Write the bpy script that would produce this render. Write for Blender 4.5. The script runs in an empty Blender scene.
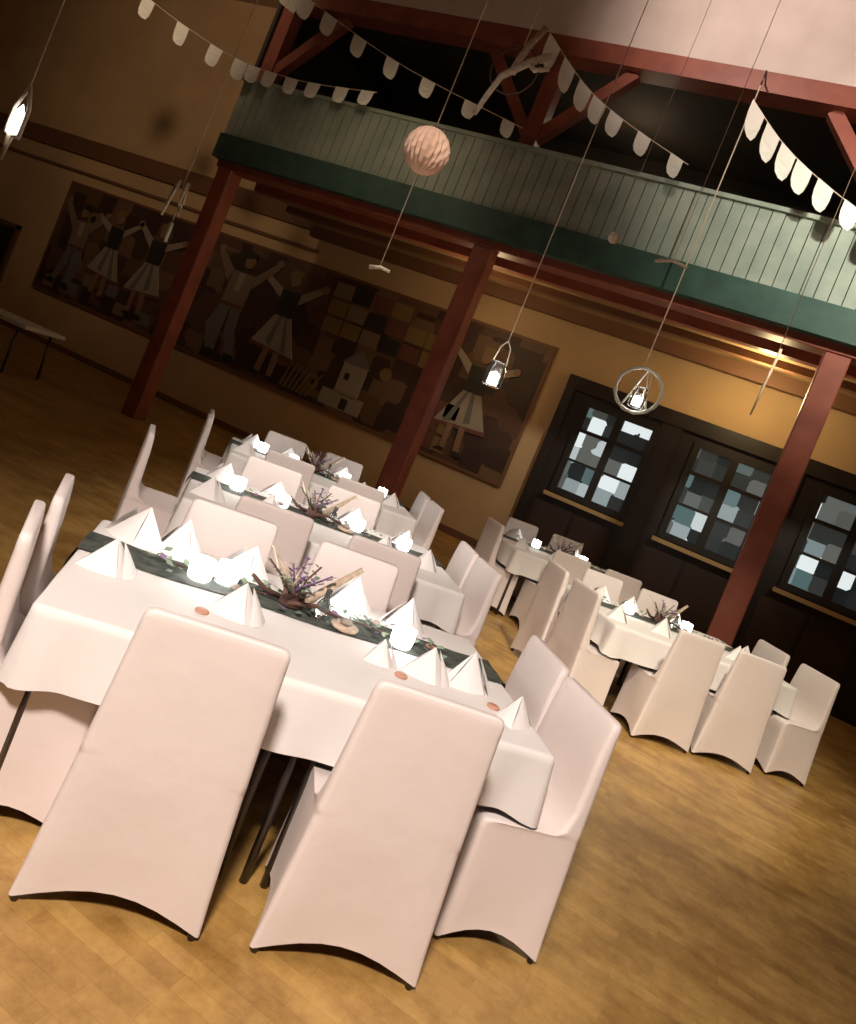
import bpy, bmesh, random
from math import *
from mathutils import Vector, Matrix
random.seed(7)
sc=bpy.context.scene
COL=sc.collection

# ------------------------------------------------------------------ materials
def mat(name,col,rough=.6,metal=0.,emit=None,estr=0.,noise=None,bump=0.,bscale=40,sheen=0,nsc=6,trans=0):
    m=bpy.data.materials.new(name); m.use_nodes=True; nt=m.node_tree
    b=nt.nodes['Principled BSDF']
    b.inputs['Base Color'].default_value=(*col,1); b.inputs['Roughness'].default_value=rough; b.inputs['Metallic'].default_value=metal
    if emit: b.inputs['Emission Color'].default_value=(*emit,1); b.inputs['Emission Strength'].default_value=estr
    if trans: b.inputs['Transmission Weight'].default_value=trans
    if sheen: b.inputs['Sheen Weight'].default_value=sheen
    tc=nt.nodes.new('ShaderNodeTexCoord')
    if noise:
        n=nt.nodes.new('ShaderNodeTexNoise'); n.inputs['Scale'].default_value=nsc; n.inputs['Detail'].default_value=5
        r=nt.nodes.new('ShaderNodeValToRGB'); r.color_ramp.elements[0].position=.35; r.color_ramp.elements[1].position=.68
        r.color_ramp.elements[0].color=(*noise,1); r.color_ramp.elements[1].color=(*col,1)
        nt.links.new(tc.outputs['Object'],n.inputs['Vector']); nt.links.new(n.outputs['Fac'],r.inputs['Fac']); nt.links.new(r.outputs['Color'],b.inputs['Base Color'])
    if bump:
        n2=nt.nodes.new('ShaderNodeTexNoise'); n2.inputs['Scale'].default_value=bscale; n2.inputs['Detail'].default_value=4
        bp=nt.nodes.new('ShaderNodeBump'); bp.inputs['Strength'].default_value=bump; bp.inputs['Distance'].default_value=.02
        nt.links.new(tc.outputs['Object'],n2.inputs['Vector']); nt.links.new(n2.outputs['Fac'],bp.inputs['Height']); nt.links.new(bp.outputs['Normal'],b.inputs['Normal'])
    return m
M_cover=mat('white_spandex',(.86,.775,.74),.55,bump=.4,bscale=4,sheen=.1)
M_cloth=mat('white_tablecloth',(.88,.86,.84),.7,bump=.3,bscale=5)
M_napkin=mat('napkin_paper',(.92,.89,.88),.8)
M_steel=mat('dark_steel',(.12,.11,.11),.3,.9)
M_runner=mat('runner_green',(.03,.04,.034),.8,noise=(.10,.115,.095),nsc=22)
M_red=mat('oxblood_painted_wood',(.36,.10,.06),.45,noise=(.25,.065,.04),nsc=3)
M_teal=mat('teal_painted_beam',(.06,.13,.10),.55,noise=(.04,.09,.07),nsc=4)
M_brownbeam=mat('brown_beam',(.17,.075,.035),.6)
M_soffit=mat('soffit_brown',(.42,.27,.12),.8,noise=(.28,.16,.07),nsc=2)
M_fascia=mat('fascia_plaster',(.82,.70,.63),.9,noise=(.72,.6,.54),nsc=2)
M_dark=mat('gallery_dark',(.07,.052,.038),.9,noise=(.04,.034,.028),nsc=1.5)  # dark base colour carries the shade of the gallery interior
M_ceil=mat('ceiling_plaster',(.6,.5,.42),.9)
M_blackwood=mat('black_door_wood',(.010,.007,.006),.45,noise=(.022,.012,.009),nsc=3)
M_brownpanel=mat('door_brown_panel',(.035,.018,.011),.5)
M_sill=mat('sill_ochre',(.42,.27,.12),.6)
M_muntin=mat('muntin_dark',(.012,.009,.008),.5)
M_twine=mat('jute_twine',(.72,.58,.44),.9)
M_flag=mat('bunting_cloth',(.92,.90,.80),.8)
M_drift=mat('driftwood',(.72,.60,.48),.9,noise=(.5,.38,.27),nsc=30)
M_branch=mat('dark_branch',(.12,.06,.045),.8)
M_lav=mat('lavender_sprig',(.24,.15,.26),.8)
M_leaf=mat('eucalyptus_leaf',(.13,.21,.13),.6,noise=(.28,.34,.26),nsc=30)
M_peach=mat('peach_tissue_paper',(.97,.64,.47),.8)
M_glass=mat('jar_glass',(.9,.95,.95),.05,trans=.95)
M_frost=mat('frosted_lit_glass',(.95,.95,.95),.4,emit=(1,.98,.95),estr=5)
M_glow=mat('led_candle_glow',(1,1,1),.5,emit=(1,.97,.9),estr=14)
M_glow2=mat('candle_flame_warm',(1,.9,.7),.5,emit=(1,.93,.8),estr=6)
M_white=mat('white_paint',(.80,.77,.72),.6)
M_cookie=mat('place_cookie',(.62,.33,.22),.7)
M_stone=mat('pebble',(.42,.38,.34),.7,noise=(.3,.25,.22),nsc=20)

def wall_mat():
    m=bpy.data.materials.new('ochre_plaster'); m.use_nodes=True; nt=m.node_tree; b=nt.nodes['Principled BSDF']
    b.inputs['Roughness'].default_value=.9
    tc=nt.nodes.new('ShaderNodeTexCoord'); n=nt.nodes.new('ShaderNodeTexNoise'); n.inputs['Scale'].default_value=.7; n.inputs['Detail'].default_value=8
    r=nt.nodes.new('ShaderNodeValToRGB'); r.color_ramp.elements[0].color=(.47,.30,.155,1); r.color_ramp.elements[1].color=(.60,.40,.205,1)
    r.color_ramp.elements[0].position=.3; r.color_ramp.elements[1].position=.7
    nt.links.new(tc.outputs['Object'],n.inputs['Vector']); nt.links.new(n.outputs['Fac'],r.inputs['Fac']); nt.links.new(r.outputs['Color'],b.inputs['Base Color'])
    return m
M_wall=wall_mat()

def floor_mat():
    m=bpy.data.materials.new('oak_parquet'); m.use_nodes=True; nt=m.node_tree; b=nt.nodes['Principled BSDF']
    tc=nt.nodes.new('ShaderNodeTexCoord'); mp=nt.nodes.new('ShaderNodeMapping')
    nt.links.new(tc.outputs['Object'],mp.inputs['Vector'])
    br=nt.nodes.new('ShaderNodeTexBrick'); br.inputs['Scale'].default_value=1; br.inputs['Brick Width'].default_value=.42; br.inputs['Row Height'].default_value=.07
    br.inputs['Mortar Size'].default_value=.0007; br.inputs['Color1'].default_value=(.58,.36,.115,1); br.inputs['Color2'].default_value=(.44,.255,.072,1); br.inputs['Mortar'].default_value=(.35,.20,.055,1)
    br.offset=.37; br.inputs['Bias'].default_value=-.1
    nt.links.new(mp.outputs[0],br.inputs['Vector'])
    n=nt.nodes.new('ShaderNodeTexNoise'); n.inputs['Scale'].default_value=2.6; n.inputs['Detail'].default_value=10; n.inputs['Roughness'].default_value=.75
    nt.links.new(tc.outputs['Object'],n.inputs['Vector'])
    mx=nt.nodes.new('ShaderNodeMixRGB'); mx.blend_type='MULTIPLY'; mx.inputs['Fac'].default_value=.85
    r=nt.nodes.new('ShaderNodeValToRGB'); r.color_ramp.elements[0].color=(.50,.42,.32,1); r.color_ramp.elements[1].color=(1,1,1,1); r.color_ramp.elements[0].position=.38; r.color_ramp.elements[1].position=.6
    nt.links.new(n.outputs['Fac'],r.inputs['Fac']); nt.links.new(br.outputs['Color'],mx.inputs['Color1']); nt.links.new(r.outputs['Color'],mx.inputs['Color2'])
    nt.links.new(mx.outputs['Color'],b.inputs['Base Color'])
    r2=nt.nodes.new('ShaderNodeValToRGB'); r2.color_ramp.elements[0].color=(.30,.30,.30,1); r2.color_ramp.elements[1].color=(.46,.46,.46,1)
    nt.links.new(n.outputs['Fac'],r2.inputs['Fac']); nt.links.new(r2.outputs['Color'],b.inputs['Roughness'])
    return m
M_floor=floor_mat()
M_boards=mat('balcony_boards',(.42,.47,.39),.6,noise=(.29,.35,.29),nsc=3)

def patch_mat(name,cols,scale,chan,rough,emis=None,rnd=.7):
    m=bpy.data.materials.new(name); m.use_nodes=True; nt=m.node_tree; b=nt.nodes['Principled BSDF']; b.inputs['Roughness'].default_value=rough
    tc=nt.nodes.new('ShaderNodeTexCoord'); v=nt.nodes.new('ShaderNodeTexVoronoi'); v.distance='CHEBYCHEV'; v.inputs['Scale'].default_value=scale; v.inputs['Randomness'].default_value=rnd
    r=nt.nodes.new('ShaderNodeValToRGB'); r.color_ramp.interpolation='CONSTANT' if emis is None else 'EASE'
    e=r.color_ramp.elements; e[0].position=0; e[0].color=(*cols[0][1],1); e[1].position=cols[-1][0]; e[1].color=(*cols[-1][1],1)
    for p,c in cols[1:-1]:
        x=e.new(p); x.color=(*c,1)
    sp=nt.nodes.new('ShaderNodeSeparateColor')
    nt.links.new(tc.outputs['Object'],v.inputs['Vector']); nt.links.new(v.outputs['Color'],sp.inputs[0]); nt.links.new(sp.outputs[chan],r.inputs['Fac'])
    if emis is None: nt.links.new(r.outputs['Color'],b.inputs['Base Color'])
    else:
        b.inputs['Base Color'].default_value=(.02,.03,.035,1)
        nt.links.new(r.outputs['Color'],b.inputs['Emission Color']); b.inputs['Emission Strength'].default_value=emis
    return m
M_mural=patch_mat('inlaid_wood_mural',[(0,(.05,.022,.014)),(.2,(.12,.06,.03)),(.36,(.06,.028,.018)),(.52,(.16,.085,.045)),(.68,(.10,.045,.025)),(.85,(.045,.02,.014))],2.4,0,.6)
M_pane=patch_mat('hatch_glow_pane',[(0,(.008,.010,.011)),(.42,(.03,.032,.030)),(.60,(.12,.12,.11)),(.70,(.08,.14,.14)),(.80,(.32,.37,.38)),(.90,(.85,.92,.92))],4.0,1,.12,.9,.35)  # emissive patches stand in for the lit kitchen seen through the glass
def inlay(n,c): return mat(n,tuple(x*.55+.012 for x in c),.6)
M_f_tan=inlay('inlay_tan',(.36,.24,.14)); M_f_cream=inlay('inlay_cream',(.55,.44,.32)); M_f_skin=inlay('inlay_skin',(.42,.22,.12))
M_f_grey=inlay('inlay_grey',(.25,.22,.20)); M_f_dark=inlay('inlay_dark',(.03,.018,.014)); M_f_ochre=inlay('inlay_ochre',(.36,.21,.06)); M_f_red=inlay('inlay_red',(.24,.07,.04))

# ------------------------------------------------------------------ mesh helpers
class MB:
    def __init__(s): s.v=[]; s.f=[]; s.m=[]; s.mats=[]; s.sm=[]
    def mi(s,m):
        if m not in s.mats: s.mats.append(m)
        return s.mats.index(m)
    def add(s,vs,fs,m,smooth=False):
        o=len(s.v); s.v+= [tuple(x) for x in vs]; k=s.mi(m)
        for f in fs: s.f.append([o+i for i in f]); s.m.append(k); s.sm.append(smooth)
    def box(s,a,b,m):
        x0,y0,z0=a;x1,y1,z1=b
        s.add([(x0,y0,z0),(x1,y0,z0),(x1,y1,z0),(x0,y1,z0),(x0,y0,z1),(x1,y0,z1),(x1,y1,z1),(x0,y1,z1)],
              [(0,3,2,1),(4,5,6,7),(0,1,5,4),(1,2,6,5),(2,3,7,6),(3,0,4,7)],m)
    def tube(s,pts,r,m,n=8,r2=None):
        pts=[Vector(p) for p in pts]; vs=[]
        for i,p in enumerate(pts):
            d=(pts[min(i+1,len(pts)-1)]-pts[max(i-1,0)]).normalized()
            a=d.orthogonal().normalized() if i==0 else (a-d*a.dot(d)).normalized()
            b=d.cross(a); t=i/max(1,len(pts)-1); rr=r if r2 is None else r+(r2-r)*t
            for k in range(n): vs.append(p+a*cos(2*pi*k/n)*rr+b*sin(2*pi*k/n)*rr)
        fs=[]
        for i in range(len(pts)-1):
            for k in range(n): fs.append((i*n+k,i*n+(k+1)%n,(i+1)*n+(k+1)%n,(i+1)*n+k))
        fs.append(tuple(range(n))[::-1]); L=(len(pts)-1)*n; fs.append(tuple(L+k for k in range(n)))
        s.add(vs,fs,m,True)
    def rev(s,prof,c,m,n=20):
        vs=[];fs=[]
        for r,z in prof:
            for k in range(n): vs.append((c[0]+r*cos(2*pi*k/n),c[1]+r*sin(2*pi*k/n),c[2]+z))
        for i in range(len(prof)-1):
            for k in range(n): fs.append((i*n+k,i*n+(k+1)%n,(i+1)*n+(k+1)%n,(i+1)*n+k))
        s.add(vs,fs,m,True)
    def mesh(s,name,recalc=True):
        me=bpy.data.meshes.new(name); me.from_pydata(s.v,[],s.f)
        for m in s.mats: me.materials.append(m)
        for p,k,q in zip(me.polygons,s.m,s.sm): p.material_index=k; p.use_smooth=q
        if recalc:
            bm=bmesh.new(); bm.from_mesh(me); bmesh.ops.recalc_face_normals(bm,faces=bm.faces); bm.to_mesh(me); bm.free()
        return me
    def obj(s,name,parent=None,loc=(0,0,0),rz=0,recalc=True):
        return link(name,s.mesh(name,recalc),parent,loc,rz)
def link(name,me,parent=None,loc=(0,0,0),rz=0):
    o=bpy.data.objects.new(name,me); COL.objects.link(o); o.location=loc; o.rotation_euler=(0,0,rz)
    if parent: o.parent=parent
    return o
def box(name,a,b,m,parent=None,bevel=0):
    q=MB(); q.box(a,b,m); o=q.obj(name,parent)
    if bevel:
        mod=o.modifiers.new('bev','BEVEL'); mod.width=bevel; mod.segments=2
    return o
def empty(name,loc=(0,0,0),rz=0):
    return link(name,None,None,loc,rz)

# ------------------------------------------------------------------ room shell
XL,XR,Y0,YW,ZC=-20.,6.5,-3.5,12.21,8.2
box('floor',(XL,Y0,-.1),(XR,YW+.2,0),M_floor)
box('ceiling',(XL,Y0,ZC),(XR,YW+.2,ZC+.15),M_ceil)
box('wall_back',(XL,YW,0),(XR,YW+.2,ZC),M_wall)
box('wall_left',(XL-.2,Y0,0),(XL,YW+.2,ZC),M_wall)
box('wall_right',(XR,Y0,0),(XR+.2,YW+.2,ZC),M_wall)
box('wall_front',(XL,Y0-.2,0),(XR,Y0,ZC),M_wall)
box('baseboard_back',(-15.9,YW-.025,0),(-2.95,YW,.12),M_brownbeam)
box('trim_1',(XL,YW-.06,4.15),(-8.45,YW,4.52),M_brownbeam)
box('trim_2',(XL,YW-.04,3.76),(-8.3,YW,3.82),M_brownbeam)

P_X=[-8.23,-3.86,.46,4.8]
for x in P_X:
    q=MB(); w=.135
    q.box((x-w,9.17-w,0),(x+w,9.17+w,4.0),M_red)
    o=q.obj('support_post'); md=o.modifiers.new('b','BEVEL'); md.width=.012
gal=empty('balcony')
box('main_beam',(-8.4,9.02,4.0),(XR,9.32,4.18),M_red,gal,.01)
box('soffit',(-8.4,9.0,4.18),(XR,YW,4.28),M_soffit,gal)
for i,(y,h) in enumerate([(10.0,.14),(10.95,.10),(11.85,.2)]):
    box('soffit_beam_%d'%(i+1),(-8.4,y,4.18-h),(XR,y+.16,4.18),M_red if i<1 else M_brownbeam,gal)
box('fascia_band',(-8.42,8.88,4.10),(XR,9.02,4.46),M_teal,gal)
q=MB()
x=-8.4
while x<XR-.1:
    q.box((x,8.93,4.46),(x+.135,8.98,5.30),M_boards); x+=.145
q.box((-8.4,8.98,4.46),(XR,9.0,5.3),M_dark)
q.obj('front_boards',gal)
box('handrail',(-8.42,8.89,5.30),(XR,9.05,5.35),M_boards,gal)
q=MB()
for x in P_X:
    q.box((x-.11,9.06,4.28),(x+.11,9.28,6.62),M_red)
    for s in (-1,1):
        if x<-8 and s<0: continue
        a=Vector((x+s*.05,9.17,5.55)); b=Vector((x+s*1.0,9.17,6.62)); d=(b-a).normalized(); n=Vector((-d.z,0,d.x))*.075
        vs=[]
        for yy in (9.09,9.25):
            for p in (a-n,a+n,b+n,b-n): vs.append((p.x,yy,p.z))
        q.add(vs,[(0,1,2,3),(7,6,5,4),(0,4,5,1),(1,5,6,2),(2,6,7,3),(3,7,4,0)],M_red)
q.box((-8.4,8.98,6.62),(XR,9.3,6.86),M_red)
q.obj('upper_frame',gal)
box('upper_fascia_plaster',(-8.4,8.98,6.86),(XR,9.3,ZC),M_fascia,gal)
box('gallery_shade_back',(-8.35,YW-.05,4.28),(XR,YW,ZC),M_dark,gal)  # dark sheet over the back wall, painting in the gallery shade
box('gallery_shade_end',(-8.4,9.0,4.28),(-8.34,YW,ZC),M_dark,gal)  # added partition, coloured dark so the gallery end reads as shade
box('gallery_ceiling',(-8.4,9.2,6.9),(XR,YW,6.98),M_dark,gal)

n=0
for i in range(5):
    x0=-2.90+1.78*i; x1=x0+1.78
    if x0>XR-1.9: break
    n=i+1
    d=empty('door_%d'%(i+1)); yf=YW-.10
    q=MB()
    q.box((x0,yf+.04,0),(x1,YW,3.22),M_blackwood)
    q.box((x0,yf,0),(x0+.16,YW,3.22),M_blackwood); q.box((x1-.16,yf,0),(x1,YW,3.22),M_blackwood); q.box((x0,yf-.02,3.0),(x1,YW,3.22),M_blackwood)
    q.box((x0+.24,yf+.02,.15),(x0+.86,YW,1.15),M_brownpanel); q.box((x0+.92,yf+.02,.15),(x1-.24,YW,1.15),M_brownpanel)
    q.obj('frame',d)
    wx0,wx1,wz0,wz1=x0+.44,x0+1.58,1.40,2.86
    box('window_pane',(wx0,yf+.01,wz0),(wx1,yf+.035,wz1),M_pane,d)
    q=MB(); t=.05
    for k in range(3):
        xx=wx0+(wx1-wx0)*k/2; q.box((xx-(.06 if k==1 else t),yf-.03,wz0),(xx+(.06 if k==1 else t),yf+.02,wz1),M_muntin)
    for f,tt in ((0,.05),(.36,.022),(.7,.03),(1,.05)):
        zz=wz0+(wz1-wz0)*f; q.box((wx0-t,yf-.025,zz-tt),(wx1+t,yf+.02,zz+tt),M_muntin)
    q.obj('muntins',d)
    box('sill',(wx0-.1,yf-.12,wz0-.13),(wx1+.08,yf+.02,wz0-.07),M_sill,d)
d=empty('door_%d'%(n+1))
box('leaf',(-17.6,YW-.05,0),(-16.0,YW,2.1),M_blackwood,d)
q=MB(); q.box((-17.7,YW-.07,0),(-17.6,YW,2.2),M_brownbeam); q.box((-16.0,YW-.07,0),(-15.9,YW,2.2),M_brownbeam); q.box((-17.7,YW-.07,2.1),(-15.9,YW,2.2),M_brownbeam); q.obj('frame',d)

# murals
def circ(cx,cz,r,n=14,sx=1): return [(cx+r*sx*cos(2*pi*k/n),cz+r*sin(2*pi*k/n)) for k in range(n)]
MAN=[([(-.10,.02),(-.02,.02),(-.01,.46),(-.12,.46),(-.2,.25)],M_f_grey),([(.0,.46),(.02,.25),(.12,.03),(.19,.05),(.12,.28),(.10,.48)],M_f_grey),
     ([(-.13,.44),(.11,.44),(.13,.78),(-.12,.78)],M_f_tan),([(-.12,.78),(-.30,.92),(-.33,.88),(-.14,.66)],M_f_tan),([(.13,.78),(.30,.95),(.34,.91),(.13,.66)],M_f_tan),
     (circ(-.32,.93,.035),M_f_skin),(circ(.33,.96,.035),M_f_skin),(circ(.02,.89,.065,sx=.8),M_f_skin),([(-.05,.9),(.08,.93),(.07,.97),(-.01,.985),(-.06,.95)],M_f_dark),
     ([(-.13,.46),(.11,.46),(.11,.49),(-.13,.49)],M_f_red),([(-.04,.6),(.02,.6),(.03,.77),(-.03,.77)],M_f_cream),
     ([(-.14,0),(-.01,0),(-.02,.05),(-.1,.05)],M_f_dark),([(.11,0),(.24,.02),(.19,.06),(.12,.06)],M_f_dark)]
WOM=[([(-.24,.24),(.26,.20),(.08,.56),(-.08,.56)],M_f_cream),([(-.24,.24),(.26,.20),(.245,.235),(-.23,.275)],M_f_red),([(-.08,.3),(-.02,.28),(.0,.55),(-.03,.55)],M_f_grey),([(.1,.26),(.16,.25),(.05,.55),(.03,.55)],M_f_grey),
     ([(-.08,.55),(.08,.55),(.10,.78),(-.10,.78)],M_f_dark),([(-.10,.78),(-.28,.86),(-.30,.81),(-.1,.7)],M_f_cream),([(.10,.78),(.28,.90),(.30,.86),(.1,.69)],M_f_cream),
     (circ(-.30,.84,.033),M_f_skin),(circ(.30,.89,.033),M_f_skin),(circ(-.01,.88,.06,sx=.8),M_f_skin),([(-.07,.88),(.05,.92),(.03,.965),(-.04,.97),(-.08,.93)],M_f_ochre),
     ([(-.08,.03),(-.03,.03),(-.01,.25),(-.06,.25)],M_f_skin),([(.06,.03),(.1,.03),(.1,.24),(.05,.24)],M_f_skin),([(-.13,0),(-.03,0),(-.03,.04),(-.09,.04)],M_f_dark),([(.05,0),(.16,0),(.1,.04),(.06,.04)],M_f_dark)]
def figure(q,tpl,x,z,h,mir=1,yo=0):
    for k,(poly,m) in enumerate(tpl):
        pts=[(x+mir*p[0]*h,z+p[1]*h) for p in poly]
        y1=YW-.05-.006-.002*(k%14)-yo; n=len(pts)
        vs=[(p[0],y1,p[1]) for p in pts]+[(p[0],YW-.045,p[1]) for p in pts]
        fs=[tuple(range(n)),tuple(range(2*n-1,n-1,-1))]+[(i,(i+1)%n,n+(i+1)%n,n+i) for i in range(n)]
        q.add(vs,fs,m)
def rectp(x0,z0,x1,z1): return [(x0,z0),(x1,z0),(x1,z1),(x0,z1)]
def mural(x0,x1,z0,z1,figs,extra):
    e=empty('wall_mural')
    box('panel',(x0,YW-.05,z0),(x1,YW,z1),M_mural,e)
    q=MB()
    for a,b,c,d in ((x0-.05,z0-.05,x1+.05,z0),(x0-.05,z1,x1+.05,z1+.05),(x0-.05,z0,x0,z1),(x1,z0,x1+.05,z1)):
        q.box((a,YW-.06,b),(c,YW,d),M_brownbeam)
    q.obj('frame',e)
    q=MB()
    figure(q,extra,0,0,1)
    for t,x,z,h,mir in figs: figure(q,t,x,z,h,mir,.02)
    q.obj('figures',e)
ex=[]
for k in range(16):
    xx=-7.6+ (k%6)*.42; zz=2.45+(k//6)*.33
    ex.append((rectp(xx,zz,xx+.38,zz+.28),[M_f_ochre,M_f_tan,M_f_red,M_f_ochre,M_f_dark][(k*3)%5]))
for k in range(9): ex.append((rectp(-5.3+.3*(k%3),1.2+.3*(k//3),-5.05+.3*(k%3),1.45+.3*(k//3)),[M_f_tan,M_f_red,M_f_ochre][k%3]))
ex+= [(rectp(-6.85,1.5,-6.35,2.05),M_f_cream),([(-6.9,2.05),(-6.3,2.05),(-6.6,2.35)],M_f_grey),(rectp(-6.75,1.75,-6.65,1.88),M_f_dark),(rectp(-6.55,1.75,-6.45,1.88),M_f_dark),(rectp(-7.1,1.2,-6.2,1.5),M_f_cream),(rectp(-6.65,1.22,-6.5,1.42),M_f_dark),(circ(-7.35,1.5,.13),M_f_ochre),(circ(-7.35,1.5,.06),M_f_dark),(circ(-6.0,2.1,.12),M_f_ochre)]
for k in range(7): ex.append(([(-8.0+.1*k,1.2),(-7.95+.1*k,1.2),(-7.9+.12*k,1.7)],M_f_ochre))
mural(-10.75,-3.34,1.12,3.5,[(MAN,-9.65,1.22,2.2,1),(WOM,-8.45,1.2,2.2,1),(WOM,-4.35,1.25,2.0,-1)],ex)
ex2=[(circ(-13.9,2.9,.16),M_f_ochre),(circ(-13.9,2.9,.08),M_f_dark)]+[(rectp(-14.6+.36*k,1.2+.3*(k%2),-14.3+.36*k,1.45+.3*(k%2)),[M_f_tan,M_f_red,M_f_grey][k%3]) for k in range(9)]
mural(-14.85,-11.15,1.1,3.5,[(WOM,-13.1,1.35,2.0,1),(MAN,-14.1,1.3,1.9,-1),(WOM,-11.9,1.3,2.1,-1)],ex2)

# ------------------------------------------------------------------ chair
def rring(w,yb,yf,r,z,arch=0,pull=0,tap=0,ns=8,nc=5):
    pts=[]
    cs=[((w-r),(yb+r),-90),((w-r),(yf-r),0),(-(w-r),(yf-r),90),(-(w-r),(yb+r),180)]
    for i,(cx,cy,a0) in enumerate(cs):
        for k in range(nc):
            a=radians(a0+90*k/(nc-1)); pts.append([cx+r*cos(a),cy+r*sin(a),z])
        nx,ny,_=cs[(i+1)%4]; a1=radians(a0+90)
        p0=(cx+r*cos(a1),cy+r*sin(a1)); p1=(nx+r*cos(a1),ny+r*sin(a1)); nn=(cos(a1),sin(a1))
        for k in range(1,ns):
            t=k/ns; s=sin(pi*t)
            pts.append([p0[0]+(p1[0]-p0[0])*t-nn[0]*pull*s,p0[1]+(p1[1]-p0[1])*t-nn[1]*pull*s,z+arch*s])
    for p in pts: p[0]*=1-tap*(p[1]-yb)/(yf-yb)
    return pts
def chair_meshes():
    def W(z): return .222+.062*((.93-z)/.93)**1.15
    rings=[]
    for z,yf,r,ar,pl,tp in ((.02,.165,.012,.055,.022,.14),(.035,.164,.014,.052,.022,.14),(.12,.160,.02,.035,.018,.12),(.26,.158,.022,.012,.01,.1),(.39,.158,.024,0,.003,.08),(.44,.16,.026,0,0,.06),(.466,.155,.026,0,0,.05),(.477,.14,.026,0,0,.03)):
        rings.append(rring(W(z),-.252,yf,r,z,ar,pl,tp))
    for z,yf in ((.480,-.12),(.50,-.165),(.58,-.19),(.66,-.194),(.74,-.198),(.82,-.204),(.87,-.209)):
        rings.append(rring(W(z),-.252-.004*(z-.48)/.4,yf,.022,z))
    rings+=[rring(.222,-.257,-.214,.018,.905),rring(.214,-.256,-.219,.016,.925),rring(.196,-.253,-.225,.012,.932)]
    n=len(rings[0]); vs=[p for r in rings for p in r]; fs=[]
    for i in range(len(rings)-1):
        for k in range(n): fs.append((i*n+k,i*n+(k+1)%n,(i+1)*n+(k+1)%n,(i+1)*n+k))
    L=(len(rings)-1)*n; fs.append(tuple(L+k for k in range(n)))
    q=MB(); q.add(vs,fs,M_cover,True); me=q.mesh('seat_cover')
    q=MB()
    for sx in (-1,1):
        for sy,yy in ((-1,-.235),(1,.145)): q.tube([(sx*.19,yy*.85,.45),(sx*(.262 if sy<0 else .225),yy,.0)],.012,M_steel)
        q.tube([(sx*.19,-.21,.44),(sx*.19,-.235,.88)],.011,M_steel)
    return me,q.mesh('metal_legs')
CH1,CH2=chair_meshes()
def chair(x,y,rz):
    e=empty('dining_chair',(x,y,0),rz)
    link('seat_cover',CH1,e); link('metal_legs',CH2,e)

# ------------------------------------------------------------------ tables
def cloth_mesh(L,W):
    def peri():
        out=[]; r=.02
        segs=[((r,0),(L-r,0),(0,-1)),((L,r),(L,W-r),(1,0)),((L-r,W),(r,W),(0,1)),((0,W-r),(0,r),(-1,0))]
        for i,(a,b,nn) in enumerate(segs):
            m=int(48*(L if i%2==0 else W)/1.0*.7)
            for k in range(m+1):
                t=k/m; d=min(t,1-t)*(L if i%2==0 else W)
                out.append((a[0]+(b[0]-a[0])*t,a[1]+(b[1]-a[1])*t,nn,d,i))
            n2=segs[(i+1)%4][2]
            for k in range(1,5):
                t=k/5; nx=(nn[0]*cos(t*pi/2)+n2[0]*sin(t*pi/2),nn[1]*cos(t*pi/2)+n2[1]*sin(t*pi/2))
                cc={0:(L-r,r),1:(L-r,W-r),2:(r,W-r),3:(r,r)}[i]
                out.append((cc[0]+r*nx[0],cc[1]+r*nx[1],nx,0,i))
        return out
    P=peri(); n=len(P); vs=[]
    for inset,z in ((.012,.752),(.0,.749)):
        for x,y,nn,d,i in P: vs.append((x-nn[0]*inset,y-nn[1]*inset,z))
    T=[.03,.12,.3,.5,.75,1.]
    for t in T:
        for k,(x,y,nn,d,i) in enumerate(P):
            c=exp(-(d/.08)**2)
            drop=(.238 if i in(0,2) else .232)+.018*c+.003*sin(k*.21)
            out=.006+t*(.012+.008*sin(k*.30+i)+.005*sin(k*.71+2*i))+t*c*.014-(.012*t*exp(-((d-.13)/.05)**2))
            vs.append((x+nn[0]*out,y+nn[1]*out,.75-drop*t))
    nr=2+len(T); fs=[]
    for i in range(nr-1):
        for k in range(n): fs.append((i*n+k,i*n+(k+1)%n,(i+1)*n+(k+1)%n,(i+1)*n+k))
    q=MB(); q.add(vs,fs,M_cloth,True); q.add(vs[:n],[tuple(range(n))],M_cloth,False)
    me=q.mesh('tablecloth'); return me
TL,TW=1.86,1.15
CLOTH=cloth_mesh(TL,TW)
UA=atan2(.592,.806)
U=Vector((.806,.592,0)); N=Vector((-.592,.806,0))
def runner_mesh():
    q=MB(); n0,n1=.61,.87
    path=[(-.035,.63),(-.03,.70),(-.012,.757)]+[(x*.1,.757+.0015*sin(x*2.1)) for x in range(1,18)]+[(1.80,.757),(1.872,.757),(1.89,.71),(1.895,.66)]
    vs=[];m=6
    for k,(x,z) in enumerate(path):
        for j in range(m+1): vs.append((x,n0+(n1-n0)*j/m+.012*sin(k*.9),z+.002*sin(j*2+k)))
    fs=[(k*(m+1)+j,k*(m+1)+j+1,(k+1)*(m+1)+j+1,(k+1)*(m+1)+j) for k in range(len(path)-1) for j in range(m)]
    q.add(vs,fs,M_runner,True); return q.mesh('runner')
RUN=runner_mesh()
def legs_mesh():
    q=MB()
    for x in (.07,.86,.955,1.03,1.79):
        for y in (.06,TW-.06): q.tube([(x,y,.72),(x,y,0)],.016,M_steel)
    q.box((.05,.05,.69),(.92,TW-.05,.735),M_steel); q.box((.94,.05,.69),(1.81,TW-.05,.735),M_steel)
    return q.mesh('table_frame')
LEGS=legs_mesh()
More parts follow.
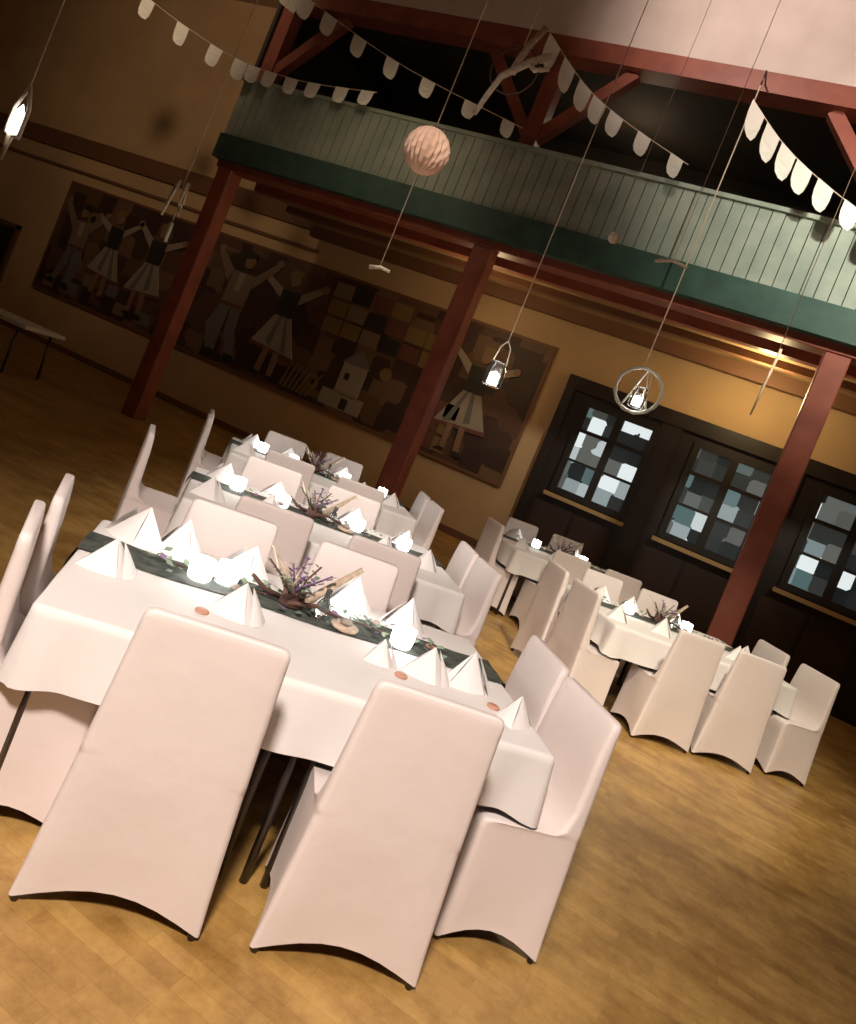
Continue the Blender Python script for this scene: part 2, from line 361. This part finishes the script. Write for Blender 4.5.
def napkin_mesh(seed):
    rnd=random.Random(seed); q=MB(); h=.12+.01*seed; r=.105
    ap=Vector((rnd.uniform(-.01,.01),0,h)); ap2=Vector((.035,.015,h*.9))
    def leaf(a,b,top,bulge):
        vs=[];n=6
        for i in range(n+1):
            t=i/n
            for j in range(5):
                s=j/4; p=a.lerp(b,t).lerp(top,s); w=sin(pi*t)*(1-s)*.9+sin(pi*s)*.15
                vs.append(p+bulge*w)
        q.add(vs,[(i*5+j,(i+1)*5+j,(i+1)*5+j+1,i*5+j+1) for i in range(n) for j in range(4)],M_napkin,False)
    A=Vector((-r,-.01,0)); B=Vector((r*.25,-r*.75,0)); C=Vector((r,.02,0)); D=Vector((-.02,r*.7,0))
    leaf(A,B,ap,Vector((-.006,-.015,0))); leaf(B,C,ap,Vector((.004,-.018,0))); leaf(C,D,ap,Vector((.01,.015,0))); leaf(D,A,ap,Vector((-.01,.01,0)))
    leaf(B+Vector((.02,-.004,0)),C+Vector((.015,-.01,0)),ap2,Vector((.012,-.02,0)))
    return q.mesh('napkin',False)
NAP=[napkin_mesh(i) for i in range(3)]
def candle_mesh():
    q=MB()
    q.rev([(0,.0),(.036,.0),(.042,.006),(.046,.035),(.044,.075),(.040,.075),(.036,.02),(0,.018)],(0,0,0),M_frost,24)
    q.rev([(0,.02),(.028,.02),(.029,.055),(.02,.06),(.006,.062),(.007,.07),(0,.088)],(0,0,0),M_glow,16)
    return q.mesh('tea_light')
CAN=candle_mesh()
def centre_mesh():
    rnd=random.Random(3); q=MB()
    q.rev([(0,.0),(.05,.0),(.06,.01),(.05,.04),(.052,.07),(.046,.07),(.036,.04),(0,.02)],(0,0,0),M_branch,18)
    q.rev([(0,0),(.03,0),(.033,.06),(.015,.09),(.014,.13),(.01,.13),(.01,.08),(0,.06)],(.13,-.05,0),M_glass,16)
    for k in range(13):
        a=rnd.uniform(0,2*pi); el=rnd.uniform(.5,1.3); L=rnd.uniform(.12,.25)
        d=Vector((cos(a)*cos(el),sin(a)*cos(el),sin(el)))
        p0=Vector((rnd.uniform(-.02,.02),rnd.uniform(-.02,.02),.03)); p1=p0+d*L*.5+Vector((rnd.uniform(-.02,.02),0,.01)); p2=p0+d*L
        m=[M_drift,M_branch,M_lav][k%3]
        q.tube([p0,p1,p2],.006,m,6,.004)
        for j in range(7):
            c=p0.lerp(p2,.35+.1*j); b=rnd.uniform(0,2*pi); w=.02
            e1=Vector((cos(b),sin(b),.4))*w*1.6; e2=Vector((-sin(b),cos(b),rnd.uniform(-.4,.4)))*w*.8
            if k%3!=0: q.add([c,c+e1*.5+e2,c+e1,c+e1*.5-e2],[(0,1,2,3)],M_lav if k%3==2 else M_leaf)
    q.tube([(.05,.0,.02),(.12,.01,.10),(.19,.03,.17),(.25,.04,.235)],.021,M_drift,8,.012)
    q.tube([(-.05,.0,.02),(-.13,-.02,.04),(-.2,-.05,.09)],.013,M_branch,8,.008)
    q.tube([(-.02,-.05,.02),(.09,-.07,.05),(.2,-.06,.03)],.011,M_branch,8,.007)
    for k in range(120):
        x=rnd.uniform(-.6,.7); y=rnd.gauss(0,.055); z=rnd.uniform(.004,.04); b=rnd.uniform(0,2*pi); w=rnd.uniform(.016,.032)
        e1=Vector((cos(b)*w*1.7,sin(b)*w*1.7,rnd.uniform(0,.02))); e2=Vector((-sin(b),cos(b),rnd.uniform(-.3,.3)))*w*.6; c=Vector((x,y,z))
        q.add([c,c+e1*.5+e2,c+e1,c+e1*.5-e2],[(0,1,2,3)],M_leaf if k%4 else M_lav)
    q.tube([(-.5,.01,.012),(-.2,-.02,.015),(.1,.02,.015),(.5,-.01,.012)],.004,M_branch,6)
    q.rev([(0,0),(.06,0),(.062,.015),(0,.016)],(.24,-.08,0),M_drift,18)
    for px,py,rr in ((.24,-.08,.026),(-.25,-.09,.022),(-.3,.06,.018),(.4,.05,.02),(.1,.1,.024)):
        q.rev([(0,0),(rr,.3*rr),(rr*1.1,.6*rr),(rr*.7,1.1*rr),(0,1.3*rr)],(px,py,.014),M_stone,12)
    return q.mesh('centerpiece',False)
CEN=centre_mesh()
def cookie_mesh():
    q=MB(); q.rev([(0,0),(.026,0),(.028,.006),(.024,.01),(0,.011)],(0,0,0),M_cookie,14); return q.mesh('cookie')
COOK=cookie_mesh()

def table_set(ox,oy,naps,cans,cx=.86,plight=True,cooks=()):
    O=Vector((ox,oy,0)); t=empty('dining_table',O,UA)
    link('tablecloth',CLOTH,t); link('table_frame',LEGS,t); link('table_runner',RUN,t)
    def W(u,n,z=0): p=O+U*u+N*n; return (p.x,p.y,z)
    for k,(u,n,a,s) in enumerate(naps):
        o=link('napkin',NAP[k%3],None,W(u,n,.753),UA+radians(a)); o.scale=(s,s,s)
    for u,n in cans:
        o=link('tea_light',CAN,None,W(u,n,.761),0); o.scale=(1.15,1.15,1.15)
        if plight:
            l=bpy.data.lights.new('led','POINT'); l.energy=.8; l.color=(1,.97,.92); l.shadow_soft_size=.04
            link('glow_light',l,o,(0,0,.13))
    for u,n in cooks: link('place_cookie',COOK,None,W(u,n,.753),0)
    link('table_centerpiece',CEN,None,W(cx,.74,.762),UA)
def chairs(O,spec):
    O=Vector((*O,0))
    for side,a,b,dr in spec:
        if side=='near': p=O+U*a+N*(b+.25); rz=UA
        if side=='far': p=O+U*a+N*(b-.25); rz=UA+pi
        if side=='right': p=O+N*a+U*(b-.25); rz=UA+pi/2
        if side=='left': p=O+N*a+U*(b+.25); rz=UA-pi/2
        chair(p.x,p.y,rz+radians(dr))
O1=(-1.70,1.80)
table_set(*O1,[(.12,.50,20,1.05),(.17,.97,160,1.25),(.36,1.03,200,1.1),(.62,.44,10,1.1),(.66,1.0,170,1.1),(1.18,1.02,180,1.1),(1.42,.42,5,1.05),(1.62,.46,30,1.15),(1.45,.97,185,1.1),(1.76,.22,60,.9),(1.22,.42,20,.75)],
          [(.46,.70),(.57,.76),(1.36,.66),(1.14,.86)],cooks=[(.5,.36),(1.3,.33),(1.7,.3),(1.55,.80)])
chairs(O1,[('near',.54,-.25,-2),('near',1.265,-.27,-3),('far',.56,1.40,2),('far',1.22,1.42,-2),('right',.22,2.07,2),('right',.75,2.10,-2),('left',.30,-.15,9),('left',.82,-.17,7)])
O2=tuple((Vector((*O1,0))+U*.28+N*2.12)[:2])
table_set(*O2,[(.12,.25,20,1.1),(.2,.9,160,1.1),(.5,.3,10,1.05),(.6,1.0,170,1.05),(1.2,1.0,180,1.1),(1.3,.3,5,1.0),(1.65,.4,30,1.1),(1.6,.9,185,1.0)],[(.3,.74),(.62,.7),(1.2,.8),(1.55,.7)])
chairs(O2,[('near',.5,-.27,2),('near',1.2,-.28,-3),('far',.56,1.40,2),('far',1.22,1.42,-2),('right',.3,2.08,2),('right',.80,2.08,-2),('left',.95,-.38,6)])
O3=tuple((Vector((*O1,0))+U*.50+N*4.55)[:2])
table_set(*O3,[(.12,.25,20,1.1),(.2,.9,160,1.1),(.5,.3,10,1.05),(.6,1.0,170,1.05),(1.2,1.0,180,1.1),(1.3,.3,5,1.0),(1.65,.4,30,1.1)],[(.3,.74),(.62,.7),(1.2,.8),(1.6,.7)])
chairs(O3,[('near',.5,-.27,2),('near',1.2,-.28,-3),('far',.56,1.40,2),('far',1.22,1.42,-2),('right',.3,2.1,2),('right',.85,2.1,-2),('left',.6,-.3,3),('left',1.1,-.3,3)])
O4=(-.40,6.37)
table_set(*O4,[(.12,.25,20,1.1),(.3,.9,160,1.1),(.6,.3,10,1.05),(.7,1.0,170,1.05),(1.2,1.0,180,1.1),(1.4,.3,5,1.0),(1.65,.5,30,1.1)],[(.5,.7),(1.2,.8)])
chairs(O4,[('near',.60,-.24,2),('near',1.25,-.23,-6),('far',.56,1.40,2),('far',1.22,1.42,-2),('right',.12,2.16,2),('right',.70,2.12,-2),('left',.22,-.26,3),('left',.80,-.26,-2)])
O5=tuple((Vector((*O4,0))+U*-.05+N*2.2)[:2])
table_set(*O5,[(.12,.25,20,1.1),(.3,.9,160,1.1),(.6,.3,10,1.05),(1.2,1.0,180,1.1),(1.4,.3,5,1.0)],[(.5,.7),(1.2,.8)])
chairs(O5,[('near',.5,-.27,2),('near',1.18,-.25,-3),('far',.56,1.40,2),('far',1.22,1.42,-2),('left',.3,-.25,3)])

e=empty('side_table',(-10.75,8.05,0),radians(4))
box('top',(-1.4,-.38,.70),(1.4,.38,.76),M_white,e,.008)
q=MB()
for sx in(-1,1):
    for sy in(-1,1): q.tube([(sx*1.2,sy*.3,.72),(sx*1.23,sy*.33,0)],.02,M_steel)
q.obj('legs',e)
e=empty('bench',(-11.2,7.4,0),radians(4))
box('seat',(-1.1,-.16,.41),(1.1,.16,.46),M_white,e,.008)
q=MB()
for sx in(-1,1): q.box((sx*.85-.04,-.14,0),(sx*.85+.04,.14,.41),M_white)
q.obj('legs',e)

# ------------------------------------------------------------------ bunting
def bunting(pts,n,s0,s1,wf=.46):
    q=MB(); pts=[Vector(p) for p in pts]
    def at(t):
        x=t*(len(pts)-1); i=min(int(x),len(pts)-2); f=x-i
        p0=pts[max(i-1,0)];p1=pts[i];p2=pts[i+1];p3=pts[min(i+2,len(pts)-1)]
        return .5*((2*p1)+(p2-p0)*f+(2*p0-5*p1+4*p2-p3)*f*f+(3*p1-p0-3*p2+p3)*f**3)
    q.tube([at(k/30) for k in range(31)],.006,M_twine,5)
    for k in range(n):
        t=(k+.5)/n; c=at(t); d=(at(min(t+.01,1))-at(max(t-.01,0))).normalized(); s=s0+(s1-s0)*t; w=s*wf
        prof=[(-1,0),(-1,.45),(-.88,.74),(-.55,.94),(0,1.0),(.55,.94),(.88,.74),(1,.45),(1,0)]
        vs=[];m=len(prof); sw=random.uniform(-.03,.03)
        for x,z in prof: vs.append(c+d*w*x+Vector((0,-.02+sw*z+.02*sin(3*x),-s*z)))
        for x,z in prof: vs.append(c+d*w*x+Vector((0,-.012+sw*z+.02*sin(3*x),-s*z)))
        q.add(vs,[tuple(range(m)),tuple(range(2*m-1,m-1,-1))]+[(i,(i+1)%m,m+(i+1)%m,m+i) for i in range(m)],M_flag)
    q.obj('bunting')
YB=8.7
bunting([(-11.6,YB,6.55),(-10.4,YB,6.05),(-9.0,YB,5.62),(-8.2,YB,5.45)],5,.34,.28)
bunting([(-8.2,YB,5.45),(-7.2,YB,5.40),(-6.0,YB,5.48)],6,.25,.21)
bunting([(-8.1,YB,6.78),(-7.7,YB,6.58),(-5.85,YB,5.93),(-3.83,YB,5.46)],10,.36,.19)
bunting([(-3.95,YB,6.68),(-3.3,YB,6.16),(-2.7,YB,5.84),(-1.75,YB,5.48)],7,.36,.22,.38)
bunting([(-1.34,YB,6.34),(-.9,YB,5.96),(-.45,YB,5.68),(.2,YB,5.38),(1.1,YB,5.1)],8,.36,.24,.36)

# ------------------------------------------------------------------ hanging decorations
def ring(q,c,R,r,m,n=36):
    vs=[];k2=8;fs=[]
    for i in range(n):
        a=2*pi*i/n
        for k in range(k2):
            b=2*pi*k/k2; rr=R+r*cos(b)*(1+.25*sin(i*2.3)); vs.append((c[0]+rr*cos(a),c[1]+r*sin(b),c[2]+rr*sin(a)))
    for i in range(n):
        for k in range(k2): fs.append((i*k2+k,((i+1)%n)*k2+k,((i+1)%n)*k2+(k+1)%k2,i*k2+(k+1)%k2))
    q.add(vs,fs,m,True)
def jar(q,x,y,z,s=1):
    q.rev([(0,0),(.05*s,0),(.056*s,.01*s),(.056*s,.11*s),(.042*s,.13*s),(.042*s,.15*s),(.046*s,.15*s)],(x,y,z),M_glass,20)
    q.rev([(0,.01*s),(.044*s,.01*s),(.044*s,.08*s),(0,.10*s)],(x,y,z),M_glow,14)
    q.tube([(x-.045*s,y,z+.14*s),(x-.03*s,y,z+.24*s),(x,y,z+.28*s),(x+.03*s,y,z+.24*s),(x+.045*s,y,z+.14*s)],.004*s,M_twine,5)
def ball(q,c,R,m,n=48,g0=.10):
    vs=[];fs=[];L=13
    for k in range(n):
        a=2*pi*k/n; g=1-g0*(k%2); vs.append((c[0],c[1],c[2]-R))
        for j in range(1,12):
            th=-pi/2+pi*j/12; rr=R*cos(th)*g*(1-.05*((j+k//2)%2)); vs.append((c[0]+rr*cos(a),c[1]+rr*sin(a),c[2]+R*sin(th)))
        vs.append((c[0],c[1],c[2]+R))
    for k in range(n):
        for j in range(L-1):
            fs.append((k*L+j,((k+1)%n)*L+j,((k+1)%n)*L+j+1,k*L+j+1))
    q.add(vs,fs,m,False)
y=5.
q=MB(); q.tube([(-2.85,y,ZC),(-2.85,y,2.63)],.0045,M_twine,5); ball(q,(-2.85,y,3.55),.178,M_peach); q.tube([(-2.85,y,3.70),(-2.85,y,3.74)],.02,M_branch,8); q.tube([(-2.93,y,2.60),(-2.84,y,2.62),(-2.76,y,2.61)],.016,M_drift,7,.012); q.obj('hanging_paper_ball')
q=MB(); q.tube([(-2.43,y,ZC),(-2.43,y,4.45)],.004,M_twine,5); ring(q,(-2.43,y,4.27),.18,.006,M_branch)
q.tube([(-2.20,y,4.42),(-2.33,y,4.36),(-2.50,y-.02,4.20),(-2.56,y,4.05),(-2.60,y,3.90)],.030,M_drift,8,.018); q.tube([(-2.32,y,4.62),(-2.38,y,4.50),(-2.42,y,4.38),(-2.44,y,4.25)],.022,M_drift,8,.03); q.tube([(-2.36,y,4.36),(-2.28,y,4.30),(-2.18,y,4.33)],.022,M_drift,8,.016); q.obj('driftwood_hoop')
q=MB(); q.tube([(-1.69,y,ZC),(-1.69,y,2.40)],.0035,M_twine,5); jar(q,-1.69,y,2.08,1.2); q.obj('hanging_jar')
yh=8.7
q=MB(); q.tube([(-1.34,yh,6.55),(-1.34,yh,3.13)],.008,M_twine,5); q.tube([(-1.34,8.975,6.7),(-1.34,yh,6.70),(-1.34,yh,6.53)],.010,M_steel,6)
ring(q,(-1.30,yh,2.88),.255,.02,M_flag); 
jar(q,-1.27,yh,2.68,1.6); q.tube([(-1.42,yh,2.67),(-1.28,yh,3.12),(-1.14,yh,2.67)],.014,M_flag,5); q.obj('candle_hoop')
q=MB(); q.tube([(-4.9,y,ZC),(-4.9,y,2.75)],.005,M_twine,5)
for k in range(6): q.tube([(-4.9+.05*sin(k*2),y+.03*cos(k*2),2.78),(-4.9+.08*sin(k*2+.4),y+.05*cos(k*2),2.60-.03*k)],.016,M_flag if k%2 else M_drift,6,.009)
q.tube([(-4.86,y,2.6),(-4.87,y,2.4)],.004,M_twine,5); q.tube([(-4.87,y,2.42),(-4.86,y,2.25)],.022,M_flag,7,.014); q.obj('driftwood_pendant')
q=MB(); q.tube([(-7.1,y,ZC),(-7.1,y,3.16)],.006,M_twine,5)
for sx in(-1,1): q.tube([(-7.1,y,3.20),(-7.1+sx*.10,y,2.98),(-7.1+sx*.10,y,2.70)],.020,M_flag,6)
q.tube([(-7.21,y,2.70),(-6.99,y,2.70)],.02,M_flag,6); q.rev([(0,0),(.055,0),(.055,.18),(.02,.26),(0,.30)],(-7.1,y,2.72),M_glow2,14); q.tube([(-7.12,y,2.7),(-7.12,y,2.45)],.035,M_drift,6,.012); q.obj('hanging_lantern')
q=MB(); q.tube([(-.86,y,ZC),(-.86,y,3.27)],.0022,M_twine,5); q.tube([(-.97,y,3.23),(-.86,y,3.26),(-.76,y,3.24)],.013,M_drift,7,.009); q.obj('driftwood_stick')
q=MB(); q.tube([(-1.28,y,ZC),(-1.28,y,3.31)],.0016,M_twine,5); ball(q,(-1.28,y,3.30),.04,M_drift,16); q.obj('hanging_shell_ball')
q=MB(); q.tube([(-.06,y,ZC),(-.06,y,2.9)],.0025,M_twine,5); q.tube([(-.05,y,2.92),(-.06,y,2.7),(-.07,y,2.48)],.009,M_drift,7,.006); q.obj('driftwood_stick')

# ------------------------------------------------------------------ lights
def light(name,kind,loc,energy,col,size=1,target=None,angle=None,blend=.5):
    l=bpy.data.lights.new(name,kind); l.energy=energy; l.color=col
    if kind=='AREA': l.shape='DISK'; l.size=size
    else: l.shadow_soft_size=size
    if kind=='SPOT': l.spot_size=radians(angle); l.spot_blend=blend
    o=link(name,l,None,loc)
    if target is not None: o.rotation_euler=(Vector(target)-Vector(loc)).to_track_quat('-Z','Y').to_euler()
light('hall_lamp','SPOT',(-.2,-1.3,4.7),1600,(1,.85,.76),.3,(-1.2,2.7,0.3),62,.9)
light('hall_lamp','SPOT',(1.0,2.4,6.5),2100,(1,.87,.68),.25,(.1,7.0,.3),37,1)
light('hall_lamp','SPOT',(-1.5,2.2,6.5),950,(1,.90,.80),.25,(-2.9,6.0,.6),36,1)
light('wall_fill_spot','SPOT',(-9,4,7.6),500,(1,.74,.50),.4,(-12,12.2,6.4),78,1)  # unseen spot added to lighten the upper left wall
light('wall_fill_spot','SPOT',(-5,6.5,5.5),58,(1,.76,.5),.4,(-6.5,12.2,2.4),90,1)  # added spot without a fixture, brightens the mural wall
light('wall_fill','POINT',(-.2,11.0,3.8),58,(1,.76,.38),.12)  # added point light, no fixture, warms the ochre wall under the balcony
light('wall_fill','POINT',(-4.3,10.6,3.4),24,(1,.74,.40),.12)  # added point light brightening the wall strip beside the mural
light('gallery_fill','POINT',(-3,10.8,6.3),10,(1,.8,.55),.2)  # dim fill added so the gallery interior is not fully black
light('gallery_fill_spot','SPOT',(3.0,4.6,6.6),1900,(1,.95,.80),.2,(.8,9,5.2),52,1)  # unseen spot added to brighten the right-hand balcony boards
light('gallery_fill_spot','SPOT',(-2,5.2,7.6),520,(1,.82,.72),.2,(-1.3,9,7.3),75,1)  # unseen spot added to lift the upper fascia plaster
w=bpy.data.worlds.new('w'); sc.world=w; w.use_nodes=True; w.node_tree.nodes['Background'].inputs[0].default_value=(1,.75,.5,1); w.node_tree.nodes['Background'].inputs[1].default_value=.02

# ------------------------------------------------------------------ camera
yaw,pitch,roll=radians(21.8),radians(1.2),radians(22.2)
fw=Vector((-sin(yaw)*cos(pitch),cos(yaw)*cos(pitch),-sin(pitch))); rt=Vector((cos(yaw),sin(yaw),0)); up=rt.cross(fw)
ix=rt*cos(roll)+up*sin(roll); iy=-rt*sin(roll)+up*cos(roll)
c=bpy.data.cameras.new('camera'); c.sensor_width=36; c.lens=26.75; c.shift_y=-81/1024; c.shift_x=.001
co=bpy.data.objects.new('camera',c); COL.objects.link(co)
m=Matrix((ix,iy,-fw)).transposed().to_4x4(); m.translation=(0,0,1.74); co.matrix_world=m
sc.camera=co
sc.view_settings.view_transform='Standard'
